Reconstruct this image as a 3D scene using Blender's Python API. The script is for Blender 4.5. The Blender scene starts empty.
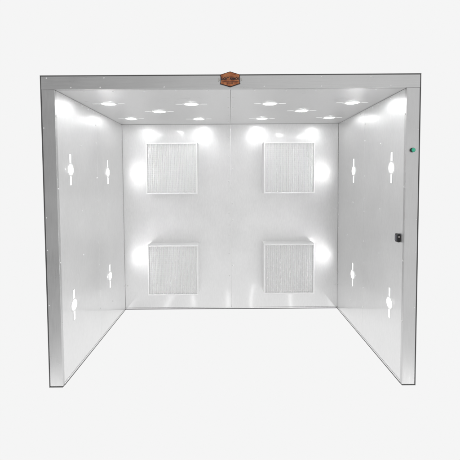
import bpy, bmesh, math, random
from mathutils import Vector, Matrix
random.seed(4)
S = bpy.context.scene
C = bpy.data.collections.new("booth"); S.collection.children.link(C)

# ------------------------------------------------------------------ dimensions (metres)
W, D, H = 2.858, 1.681, 2.400        # outer width, inner depth, outer height
T, HB = 0.104, 0.104                 # wall thickness, header height
A = W/2; B = A - T; CZ = H - HB      # outer half width, inner half width, ceiling height

# ------------------------------------------------------------------ materials
def mat(name, base=(.8,.8,.8), metallic=0., rough=.5, emit=None, strength=0., coat=0.):
    m = bpy.data.materials.new(name); m.use_nodes = True
    p = m.node_tree.nodes["Principled BSDF"]
    p.inputs["Base Color"].default_value = (*base, 1)
    p.inputs["Metallic"].default_value = metallic
    p.inputs["Roughness"].default_value = rough
    p.inputs["Coat Weight"].default_value = coat
    if emit:
        p.inputs["Emission Color"].default_value = (*emit, 1)
        p.inputs["Emission Strength"].default_value = strength
    return m

def sheet_metal(name, base, rough, brush=None, vary=.05, rvary=.08, wave=.002, metallic=1.0, coat=0.):
    """rolled / brushed sheet steel: cloudy tint, streaks along the rolling direction, slight oil-canning"""
    m = mat(name, (base,)*3, metallic, rough); nt = m.node_tree; N = nt.nodes; L = nt.links
    p = N["Principled BSDF"]
    tc = N.new("ShaderNodeTexCoord")
    cloud = N.new("ShaderNodeTexNoise"); cloud.inputs["Scale"].default_value = 3.2
    cloud.inputs["Detail"].default_value = 6; cloud.inputs["Roughness"].default_value = .6
    L.new(tc.outputs["Object"], cloud.inputs["Vector"])
    mp = N.new("ShaderNodeMapping"); mp.inputs["Scale"].default_value = brush or (3, 3, .25)
    L.new(tc.outputs["Object"], mp.inputs["Vector"])
    st = N.new("ShaderNodeTexNoise"); st.inputs["Scale"].default_value = 60
    st.inputs["Detail"].default_value = 3
    L.new(mp.outputs[0], st.inputs["Vector"])
    add = N.new("ShaderNodeMath"); add.operation = 'ADD'
    L.new(cloud.outputs["Fac"], add.inputs[0]); L.new(st.outputs["Fac"], add.inputs[1])
    r = N.new("ShaderNodeMapRange"); r.inputs[1].default_value = .6; r.inputs[2].default_value = 1.4
    r.inputs[3].default_value = base*(1-vary); r.inputs[4].default_value = min(1, base*(1+vary))
    L.new(add.outputs[0], r.inputs[0])
    cb = N.new("ShaderNodeCombineColor")
    for i in range(3): L.new(r.outputs[0], cb.inputs[i])
    L.new(cb.outputs[0], p.inputs["Base Color"])
    rr = N.new("ShaderNodeMapRange"); rr.inputs[1].default_value = .6; rr.inputs[2].default_value = 1.4
    rr.inputs[3].default_value = rough-rvary; rr.inputs[4].default_value = rough+rvary
    L.new(add.outputs[0], rr.inputs[0]); L.new(rr.outputs[0], p.inputs["Roughness"])
    big = N.new("ShaderNodeTexNoise"); big.inputs["Scale"].default_value = 1.7; big.inputs["Detail"].default_value = 1
    L.new(tc.outputs["Object"], big.inputs["Vector"])
    b1 = N.new("ShaderNodeBump"); b1.inputs["Strength"].default_value = 1; b1.inputs["Distance"].default_value = wave
    L.new(big.outputs["Fac"], b1.inputs["Height"])
    b2 = N.new("ShaderNodeBump"); b2.inputs["Strength"].default_value = .12; b2.inputs["Distance"].default_value = .0004
    L.new(st.outputs["Fac"], b2.inputs["Height"]); L.new(b1.outputs[0], b2.inputs["Normal"])
    L.new(b2.outputs[0], p.inputs["Normal"])
    if coat:      # clear passivation film over the zinc: a tighter second highlight
        p.inputs["Coat Weight"].default_value = coat; p.inputs["Coat Roughness"].default_value = .10
        p.inputs["Coat IOR"].default_value = 1.8; L.new(b1.outputs[0], p.inputs["Coat Normal"])
    return m

M_wall = sheet_metal("bright_sheet_steel", .88, .42, (3, 3, .4), vary=.06, rvary=.07, wave=.016, metallic=.88, coat=.8)
M_ceil = sheet_metal("bright_sheet_steel_ceiling", .82, .34, (.25, 3, 3), vary=.03, wave=.006, metallic=.85)
M_post = sheet_metal("brushed_steel_post", .66, .33, (4, 4, .12), vary=.07, wave=.003)
M_head = sheet_metal("brushed_steel_header", .66, .33, (.10, 4, 4), vary=.07, wave=.003)
M_dark = mat("dark_edge_steel", (.13,.13,.13), .4, .55)
M_rim = sheet_metal("filter_rim_steel", .92, .45, vary=.02, metallic=.35)
M_screw = mat("zinc_screw", (.86,.86,.86), 1, .28)
M_media = mat("filter_media", (.90,.90,.90), 0, .9)
M_wire = mat("grille_wire", (.90,.90,.90), .2, .6)
M_bezel = mat("lamp_bezel", (.8,.8,.8), .8, .3)
M_lens = mat("lit_lens", (.5,.5,.5), 0, .4, (1,1,1), 24)
M_lens_wall = mat("lit_lens_wall", (.5,.5,.5), 0, .4, (1,1,1), 42)
M_tube_ceil = mat("lit_strip_ceiling", (.6,.6,.6), 0, .4, (1,1,1), .5)
M_tube = mat("lit_strip", (.9,.9,.9), 0, .4, (1,1,1), 1.6)
def lens_falloff(m, rad, peak, edge):
    """diffuser lens: a hot centre over the lamp, thinning out to a dim rim"""
    nt = m.node_tree; N = nt.nodes; L = nt.links
    tc = N.new("ShaderNodeTexCoord"); mp = N.new("ShaderNodeMapping"); mp.inputs["Scale"].default_value = (1, 1, 0)
    L.new(tc.outputs["Object"], mp.inputs[0])
    ln = N.new("ShaderNodeVectorMath"); ln.operation = 'LENGTH'; L.new(mp.outputs[0], ln.inputs[0])
    q = N.new("ShaderNodeMapRange"); q.inputs[1].default_value = 0; q.inputs[2].default_value = rad
    q.inputs[3].default_value = 1; q.inputs[4].default_value = 0
    L.new(ln.outputs["Value"], q.inputs[0])
    pw = N.new("ShaderNodeMath"); pw.operation = 'POWER'; pw.inputs[1].default_value = 5.0; L.new(q.outputs[0], pw.inputs[0])
    ml = N.new("ShaderNodeMath"); ml.operation = 'MULTIPLY_ADD'; ml.inputs[1].default_value = peak; ml.inputs[2].default_value = edge
    L.new(pw.outputs[0], ml.inputs[0]); L.new(ml.outputs[0], N["Principled BSDF"].inputs["Emission Strength"])
lens_falloff(M_lens, .084, 345, .2)
lens_falloff(M_lens_wall, .064, 800, .25)
M_black = mat("black_plastic", (.012,.012,.014), 0, .35)
M_grey = mat("grey_plastic", (.10,.10,.12), 0, .3)
M_green = mat("green_button_plastic", (.03,.42,.26), 0, .22, (.05,.9,.5), .12, .5)
M_copper = mat("copper_plate", (.36,.13,.06), .55, .42)
M_ink = mat("dark_lettering", (.022,.014,.02), 0, .5)
M_pew = mat("pewter_trim", (.55,.54,.52), .9, .35)
# worn copper
nt = M_copper.node_tree; p = nt.nodes["Principled BSDF"]
n = nt.nodes.new("ShaderNodeTexNoise"); n.inputs["Scale"].default_value = 45; n.inputs["Detail"].default_value = 5
tc = nt.nodes.new("ShaderNodeTexCoord"); nt.links.new(tc.outputs["Object"], n.inputs["Vector"])
cr = nt.nodes.new("ShaderNodeValToRGB")
cr.color_ramp.elements[0].position = .3; cr.color_ramp.elements[0].color = (.30,.085,.035,1)
cr.color_ramp.elements[1].position = .7; cr.color_ramp.elements[1].color = (.62,.25,.11,1)
nt.links.new(n.outputs["Fac"], cr.inputs[0]); nt.links.new(cr.outputs[0], p.inputs["Base Color"])

# ------------------------------------------------------------------ mesh helpers
def box(bm, x0, x1, y0, y1, z0, z1):
    v = [bm.verts.new((x, y, z)) for x in (x0, x1) for y in (y0, y1) for z in (z0, z1)]
    fs = []
    for q in ((0,1,3,2),(4,6,7,5),(0,4,5,1),(2,3,7,6),(0,2,6,4),(1,5,7,3)):
        fs.append(bm.faces.new([v[i] for i in q]))
    return v
def cyl(bm, r0, r1, h, mtx, seg=24):
    """frustum from z=0 (radius r0) to z=h (radius r1), transformed by mtx"""
    geo = bmesh.ops.create_cone(bm, cap_ends=True, segments=seg, radius1=r0, radius2=r1, depth=h,
                                matrix=mtx @ Matrix.Translation((0, 0, h/2)))
    return geo["verts"]
def dome(bm, r, h, mtx, seg=28, rings=7):
    prev = None
    for i in range(rings):
        a = i/(rings)*math.pi/2
        rr, zz = r*math.cos(a), h*math.sin(a)
        ring = [bm.verts.new(mtx @ Vector((rr*math.cos(2*math.pi*k/seg), rr*math.sin(2*math.pi*k/seg), zz))) for k in range(seg)]
        if prev:
            for k in range(seg): bm.faces.new((prev[k], prev[(k+1)%seg], ring[(k+1)%seg], ring[k]))
        prev = ring
    top = bm.verts.new(mtx @ Vector((0, 0, h)))
    for k in range(seg): bm.faces.new((prev[k], prev[(k+1)%seg], top))
def prism(bm, pts, y0, y1):
    """closed outline in x,z pushed from y0 to y1"""
    a = [bm.verts.new((x, y0, z)) for x, z in pts]; b = [bm.verts.new((x, y1, z)) for x, z in pts]
    bm.faces.new(a); bm.faces.new(list(reversed(b)))
    n = len(pts)
    for i in range(n): bm.faces.new((a[i], b[i], b[(i+1)%n], a[(i+1)%n]))
def obj(name, bm, m, parent=None, bevel=0, smooth=False, loc=None):
    bmesh.ops.recalc_face_normals(bm, faces=bm.faces)
    if bevel:
        bmesh.ops.bevel(bm, geom=list(bm.edges), offset=bevel, segments=2, profile=.5, affect='EDGES')
    me = bpy.data.meshes.new(name); bm.to_mesh(me); bm.free()
    me.materials.append(m)
    if smooth:
        for f in me.polygons: f.use_smooth = True
    o = bpy.data.objects.new(name, me); C.objects.link(o)
    o.parent = parent
    if loc: o.location = loc
    return o
def part_box(name, dims, m, parent, bevel=.0015):
    bm = bmesh.new(); box(bm, *dims); return obj(name, bm, m, parent, bevel)

# ------------------------------------------------------------------ the booth
booth = bpy.data.objects.new("spray_booth", None); C.objects.link(booth)
booth["label"] = "open fronted bright steel work booth with round wall and ceiling lights and four square filters"
booth["category"] = "spray booth"

# screw head: one mesh, shared; each screw its own object under its panel
bm = bmesh.new(); dome(bm, .0095, .0055, Matrix.Identity(4), 12, 3)
screw_me = bpy.data.meshes.new("screw"); bm.to_mesh(screw_me); bm.free(); screw_me.materials.append(M_screw)
for f in screw_me.polygons: f.use_smooth = True
ROT = {'+x': Matrix.Rotation(math.pi/2, 4, 'Y'), '-x': Matrix.Rotation(-math.pi/2, 4, 'Y'),
       '-y': Matrix.Rotation(math.pi/2, 4, 'X'), '-z': Matrix.Rotation(math.pi, 4, 'X')}
def screw(parent, pos, d, s=1.0):
    o = bpy.data.objects.new("screw", screw_me); C.objects.link(o); o.parent = parent
    o.matrix_local = Matrix.Translation(pos) @ ROT[d] @ Matrix.Diagonal((s, s, s, 1))

BC = .022   # height of the base channel the panels stand in
half = D/2
G = .0007   # seam gap
# side panels: two each side, meeting at half depth, plus screws down the seam and corner
for sx in (-1, 1):
    x_in, x_out = sx*B, sx*(A-.003)
    d = '+x' if sx < 0 else '-x'
    spans = [(.034, half-G), (half+G, D+T-.003)]
    for k, (y0, y1) in enumerate(spans):
        pn = part_box("side_panel", (min(x_in,x_out), max(x_in,x_out), y0, y1, BC, CZ-.0015), M_wall, booth)
        if k == 0:
            zs = [.33, .52, .78, 1.00, 1.30, 1.42, 1.63, 1.98, 2.15]
            for z in zs: screw(pn, (x_in, half-.018, z + random.uniform(-.01,.01)), d)
            for z in (.95, 1.34, 1.92): screw(pn, (x_in, .455, z), d)
            for y in (.12, .27, .36, .50, .64, .78): screw(pn, (x_in, y, CZ-.02), d)
        else:
            zs = [.30, .46, .70, .86, 1.02, 1.10, 1.18, 1.32, 1.44, 1.70, 1.93, 2.12]
            for z in zs: screw(pn, (x_in, D-.022, z), d)
            for y, z in ((1.32, 1.37), (1.15, 1.36), (1.32, .98), (1.2,.27)): screw(pn, (x_in, y, z), d)
            for y in (.95, 1.15, 1.4): screw(pn, (x_in, y, CZ-.02), d)
    # seam cover strip: barely proud folded lap of the rear panel
# back wall: two panels meeting on the centre line
for sx in (-1, 1):
    x0, x1 = sorted((sx*G, sx*(B-.0012)))
    pn = part_box("back_panel", (x0, x1, D, D+T-.003, BC, CZ-.0015), M_wall, booth)
    for z in ((.42, .70, .93, 1.06, 1.20, 1.60, 1.90, 2.14) if sx < 0 else (.55, 1.12, 1.32, 1.75)):
        screw(pn, (sx*.022, D, z), '-y', .9)
    for z in (.3, .98, 1.25, 2.12): screw(pn, (sx*(B-.03), D, z), '-y')
# ceiling: two panels meeting on the centre line, laid over the walls
for sx in (-1, 1):
    x0, x1 = sorted((sx*G, sx*(A-.003)))
    pn = part_box("ceiling_panel", (x0, x1, .034, D+T-.003, CZ, H-.003), M_ceil, booth)
    for x in (.18, .42, .66, .90, 1.12): screw(pn, (sx*x, .06, CZ), '-z')
    for y in (.3, .7, 1.1, 1.5): screw(pn, (sx*.02, y, CZ), '-z', .8)
    for x in (.3, .75, 1.2): screw(pn, (sx*x, D-.02, CZ), '-z', .8)

# front posts and header (folded steel channels closing the panel ends)
E_ = .007   # dark edge strip
for sx in (-1, 1):
    x0, x1 = sorted((sx*(B-.002), sx*(A-E_)))
    po = part_box("front_post", (x0, x1, 0, .032, .008, CZ-.0022), M_post, booth, .002)
    for z in (.62, 1.05, 1.30, 1.98): screw(po, (sx*(A-.016), 0, z + (.03 if sx < 0 else 0)), '-y', .62)
    for z in (.5, .98, 1.55, 2.1):
        screw(po, (sx*(B-.002), .017, z), '+x' if sx < 0 else '-x', .8)
hd = part_box("header_beam", (-A+E_, A-E_, -.0015, .032, CZ-.001, H-E_), M_head, booth, .002)
for x in (-1.38, -.95, .68, 1.05): screw(hd, (x, -.0015, H-.02), '-y', .6)
for x in (-1.2, -.98, -.5, .25, .68, 1.2): screw(hd, (x, -.0015, CZ+.014), '-y', .6)
# dark folded edge running round the outside of the front
for sx in (-1, 1):
    x0, x1 = sorted((sx*(A-E_+.0004), sx*A))
    part_box("edge_strip", (x0, x1, -.002, .034, 0, H-E_), M_dark, booth, .001)
    x0, x1 = sorted((sx*(B-.002), sx*(A-E_)))
    part_box("post_foot", (x0, x1, -.001, .033, 0, .0075), M_dark, booth, .001)
part_box("edge_strip", (-A, A, -.003, .034, H-E_+.0004, H), M_dark, booth, .001)
# base channel: bright lip with a dark rubber seal along the floor
for sx in (-1, 1):
    x0, x1 = sorted((sx*(B-.003), sx*(A-.001)))
    ch = part_box("base_channel", (x0, x1, .0345, D+T, .0085, BC-.0006), M_wall, booth, .001)
    part_box("floor_seal", (x0-.001, x1+.001, .0345, D+T+.001, 0, .008), M_dark, ch, .001)
ch = part_box("base_channel", (-B+.004, B-.004, D-.003, D+T-.001, .0085, BC-.0006), M_wall, booth, .001)
part_box("floor_seal", (-B+.005, B-.005, D-.004, D+T-.002, 0, .008), M_dark, ch, .001)

# ------------------------------------------------------------------ lamps
def lamp_meshes(rad, hw, dh, m_lens, m_strip):
    bm = bmesh.new()      # bezel: slim rounded bar with a wider ring in the middle
    cyl(bm, rad+.0004, rad+.0002, .0012, Matrix.Identity(4), 40)
    box(bm, -.146, .146, -hw-.004, hw+.004, 0, .0014)
    bz = bpy.data.meshes.new("bezel"); bm.to_mesh(bz); bm.free(); bz.materials.append(M_bezel)
    bm = bmesh.new(); box(bm, -.142, .142, -hw, hw, .0004, .0020)
    bmesh.ops.bevel(bm, geom=list(bm.edges), offset=.0005, segments=1, profile=.5, affect='EDGES')
    sp = bpy.data.meshes.new("lit_strip"); bm.to_mesh(sp); bm.free(); sp.materials.append(m_strip)
    bm = bmesh.new(); dome(bm, rad, dh, Matrix.Translation((0,0,.0016)), 40)
    bmesh.ops.recalc_face_normals(bm, faces=bm.faces)
    ln = bpy.data.meshes.new("lens"); bm.to_mesh(ln); bm.free(); ln.materials.append(m_lens)
    for f in ln.polygons: f.use_smooth = True
    return bz, sp, ln
CEIL_LAMP = lamp_meshes(.084, .011, .0035, M_lens, M_tube_ceil)
WALL_LAMP = lamp_meshes(.064, .0135, .003, M_lens_wall, M_tube)
def lamp(pos, basis, kind, s=1.0):
    BZ, SP, LN = kind
    o = bpy.data.objects.new("light_fixture", BZ); C.objects.link(o); o.parent = booth
    o.matrix_local = Matrix.Translation(pos) @ basis @ Matrix.Diagonal((s, 1, 1, 1))
    for nm, me in (("lit_strip", SP), ("lens", LN)):
        c = bpy.data.objects.new(nm, me); C.objects.link(c); c.parent = o
def basis(xa, za):
    xa, za = Vector(xa), Vector(za); ya = za.cross(xa)
    return Matrix((xa, ya, za)).transposed().to_4x4()
for x, y in ((-1.086,.50),(-.353,.53),(.353,.53),(1.088,.51),(-.708,.868),(.708,.864),(-1.095,1.26),(-.352,1.30),(.352,1.30),(1.093,1.265)):
    lamp((x, y, CZ), basis((1,0,0),(0,0,-1)), CEIL_LAMP, 1.0)
for sx in (-1, 1):
    for y in (.237, 1.132):
        for z in (1.703, .572):
            lamp((sx*B, y, z), basis((0,0,1),(-sx,0,0)), WALL_LAMP, .89)

# ------------------------------------------------------------------ filters on the back wall
FP, FS = .21, .300     # protrusion, half size
def filter_box(cx, cz):
    yf = D - FP
    bm = bmesh.new(); r = .014
    # a square sleeve standing off the wall, open in front, with a narrow turned lip
    for (x0,x1,z0,z1) in ((-FS,FS,FS-r,FS),(-FS,FS,-FS,-FS+r),(-FS,-FS+r,-FS+r,FS-r),(FS-r,FS,-FS+r,FS-r)):
        box(bm, cx+x0, cx+x1, yf, D-.001, cz+z0, cz+z1)
    fb = obj("filter_box", bm, M_rim, booth)
    # pleated media
    bm = bmesh.new(); i = FS-r-.001; n = 46
    cols = []
    for k in range(2*n+1):
        x = cx - i + 2*i*k/(2*n); y = yf + (.012 if k % 2 else .018)
        cols.append((bm.verts.new((x, y, cz-i)), bm.verts.new((x, y, cz+i))))
    for a, b in zip(cols, cols[1:]): bm.faces.new((a[0], b[0], b[1], a[1]))
    obj("filter_media", bm, M_media, fb)
    bm = bmesh.new(); w = .0017; n = 24
    for k in range(n+1):
        u = -i + 2*i*k/n
        box(bm, cx+u-w, cx+u+w, yf+.004, yf+.007, cz-i, cz+i)
        box(bm, cx-i, cx+i, yf+.0075, yf+.010, cz+u-w, cz+u+w)
    obj("wire_grille", bm, M_wire, fb)
for cx, cz in ((-.692,1.752),(.690,1.752),(-.692,.545),(.690,.552)):
    filter_box(cx, cz)

# ------------------------------------------------------------------ badge on the header
bz_ = 2.363; bx = -.004
def hexpts(s):
    return [(bx+.0*s, bz_+.058*s), (bx-.030*s, bz_+.0488*s), (bx-.079*s, bz_+.034*s), (bx-.0745*s, bz_+.020*s), (bx-.0745*s, bz_-.020*s), (bx-.079*s, bz_-.036*s),
            (bx-.030*s, bz_-.0508*s), (bx, bz_-.060*s), (bx+.030*s, bz_-.0508*s), (bx+.079*s, bz_-.034*s), (bx+.0745*s, bz_-.020*s), (bx+.0745*s, bz_+.020*s), (bx+.079*s, bz_+.034*s), (bx+.030*s, bz_+.0488*s)]
bm = bmesh.new(); prism(bm, hexpts(.97), -.0085, -.0035)
badge = obj("emblem", bm, M_ink, booth); badge["label"] = "copper coloured shield badge with dark lettering"
bm = bmesh.new(); prism(bm, hexpts(.90), -.0105, -.0086); obj("badge_plate", bm, M_copper, badge)
for sx in (-1, 1):
    bm = bmesh.new(); cx = bx+sx*.083
    prism(bm, [(cx-.006, bz_+.012), (cx+.006, bz_+.004), (cx+.006, bz_-.008), (cx-.006, bz_-.016)], -.006, -.0036)
    obj("badge_wing", bm, M_pew, badge)
def lettering(txt, size, x, z, y, m, parent, sxx=1.0, ext=.0006, bold=.0):
    cu = bpy.data.curves.new("lettering", 'FONT'); cu.body = txt; cu.size = size
    cu.align_x = 'CENTER'; cu.align_y = 'CENTER'; cu.extrude = ext; cu.offset = bold
    t = bpy.data.objects.new("tmp", cu); C.objects.link(t)
    bpy.context.view_layer.update()
    me = bpy.data.meshes.new_from_object(t.evaluated_get(bpy.context.evaluated_depsgraph_get()))
    bpy.data.objects.remove(t)
    me.materials.clear(); me.materials.append(m)
    o = bpy.data.objects.new("lettering", me); C.objects.link(o); o.parent = parent
    o.matrix_local = Matrix.Translation((x, y, z)) @ Matrix.Rotation(math.pi/2, 4, 'X') @ Matrix.Diagonal((sxx, 1, 1, 1))
lettering("LIGHT ARMOR", .026, bx, bz_+.001, -.0112, M_ink, badge, .78, .0006, .0012)
bm = bmesh.new()
for k in range(5):
    u = bx + (k-2)*.0085
    box(bm, u-.0026, u+.0026, -.0118, -.0104, bz_-.033, bz_-.026)
obj("badge_ornament", bm, M_ink, badge)
bm = bmesh.new()
for z in (.0205, -.0190): box(bm, bx-.062, bx+.062, -.0112, -.0104, bz_+z-.0008, bz_+z+.0008)
obj("badge_rule", bm, M_ink, badge)

# ------------------------------------------------------------------ push button on the right post
Ry = ROT['-y']
bm = bmesh.new(); cyl(bm, .0180, .0165, .015, Matrix.Translation((1.373, 0, 1.828)) @ Ry, 32)
bt = obj("push_button", bm, M_black, booth); bt["label"] = "green push button in a black collar"
bm = bmesh.new(); dome(bm, .0148, .009, Matrix.Translation((1.373, -.0155, 1.828)) @ Ry, 28)
obj("button_cap", bm, M_green, bt, smooth=True)

# ------------------------------------------------------------------ rocker switch on the right wall
bm = bmesh.new(); box(bm, B-.024, B-.0005, .062, .112, 1.112, 1.180)
sw = obj("wall_switch", bm, M_black, booth, .007); sw["label"] = "black wall switch near the front edge"
bm = bmesh.new(); box(bm, B-.029, B-.0245, .072, .102, 1.124, 1.168)
obj("switch_rocker", bm, M_grey, sw, .0015)
bm = bmesh.new(); box(bm, B-.019, B-.008, .060, .0618, 1.150, 1.163)
obj("switch_plate", bm, M_pew, sw)

# ------------------------------------------------------------------ white backdrop and invented surroundings
w = bpy.data.worlds.new("World"); S.world = w; w.use_nodes = True
nt = w.node_tree; N = nt.nodes; L = nt.links
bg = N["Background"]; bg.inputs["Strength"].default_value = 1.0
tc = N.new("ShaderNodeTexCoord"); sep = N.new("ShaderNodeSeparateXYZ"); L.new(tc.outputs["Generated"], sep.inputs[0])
def mr(src, a, b, c, d, smooth=True):
    m = N.new("ShaderNodeMapRange"); m.interpolation_type = 'SMOOTHSTEP' if smooth else 'LINEAR'
    for i, v in enumerate((a, b, c, d)): m.inputs[i+1].default_value = v
    L.new(src, m.inputs[0]); return m.outputs[0]
def mth(op, a, b):
    m = N.new("ShaderNodeMath"); m.operation = op
    for i, v in enumerate((a, b)):
        if isinstance(v, (int, float)): m.inputs[i].default_value = v
        else: L.new(v, m.inputs[i])
    return m.outputs[0]
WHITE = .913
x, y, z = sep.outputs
# invented grey surroundings behind the camera (-y) tone the steel's reflections; white elsewhere
back = mr(y, -.55, -.15, 1, 0)                    # 1 behind the camera, 0 ahead
high = mr(z, -.46, -.36, 0, 1)                    # 0 in the low white directions
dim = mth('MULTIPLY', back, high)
rear_tone = mr(x, -.6, .6, .36, .74)                   # set darker on the left to dim the left post
cen = mr(mth('ABSOLUTE', mth('ADD', x, -.04), 0), .26, .46, .12, 0)   # added bright patch straight behind, lifts the back wall
rear_tone = mth('ADD', rear_tone, cen)
val = mth('ADD', mth('MULTIPLY', dim, rear_tone), mth('MULTIPLY', mth('SUBTRACT', 1.0, dim), WHITE))
val = mth('MULTIPLY', val, mr(z, -.86, -.70, .40, 1))     # added darkening straight down, to deepen the lower side walls
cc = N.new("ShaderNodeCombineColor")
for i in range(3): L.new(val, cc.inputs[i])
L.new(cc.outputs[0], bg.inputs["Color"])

# strip lights added below the view; their reflections streak the foot of the walls
for k, x_ in enumerate((-2.0, -1.25, -.72, -.10, .46, 1.15, 2.0)):
    la = bpy.data.lights.new("added_streak_light", 'AREA'); la.shape = 'RECTANGLE'
    la.size = .14 if abs(x_) > 1.5 else .07; la.size_y = .85; la.energy = .95 if abs(x_) > 1.5 else .85
    lo = bpy.data.objects.new("added_streak_light", la); C.objects.link(lo)
    lo.location = (x_, -.95, -.75)
    lo.rotation_euler = (math.radians(165), 0, 0)

# ------------------------------------------------------------------ camera
cam = bpy.data.cameras.new("camera"); co = bpy.data.objects.new("camera", cam); C.objects.link(co); S.camera = co
px, py, pz = -.01258, -2.70288, 1.605
pitch, yaw, roll = -.04707, .00078, -.00608
F = 355.39
cp, sp, cy, sy, cr_, sr = math.cos(pitch), math.sin(pitch), math.cos(yaw), math.sin(yaw), math.cos(roll), math.sin(roll)
f = Vector((sy*cp, cy*cp, sp)); right = Vector((cy, -sy, 0)); up = right.cross(f)
R_ = cr_*right + sr*up; U_ = -sr*right + cr_*up
co.matrix_world = Matrix(((R_.x,U_.x,-f.x,px),(R_.y,U_.y,-f.y,py),(R_.z,U_.z,-f.z,pz),(0,0,0,1)))
cam.sensor_width = 36; cam.lens = 36*F/460; cam.shift_y = -32.62/460
cam.clip_end = 200

S.view_settings.view_transform = 'Standard'; S.view_settings.look = 'None'
S.view_settings.exposure = 0; S.view_settings.gamma = 1; S.view_settings.use_curve_mapping = False
S.cycles.use_denoising = True
S.cycles.max_bounces = 10; S.cycles.diffuse_bounces = 5; S.cycles.glossy_bounces = 7
S.cycles.sample_clamp_indirect = 6
S.cycles.use_light_tree = True
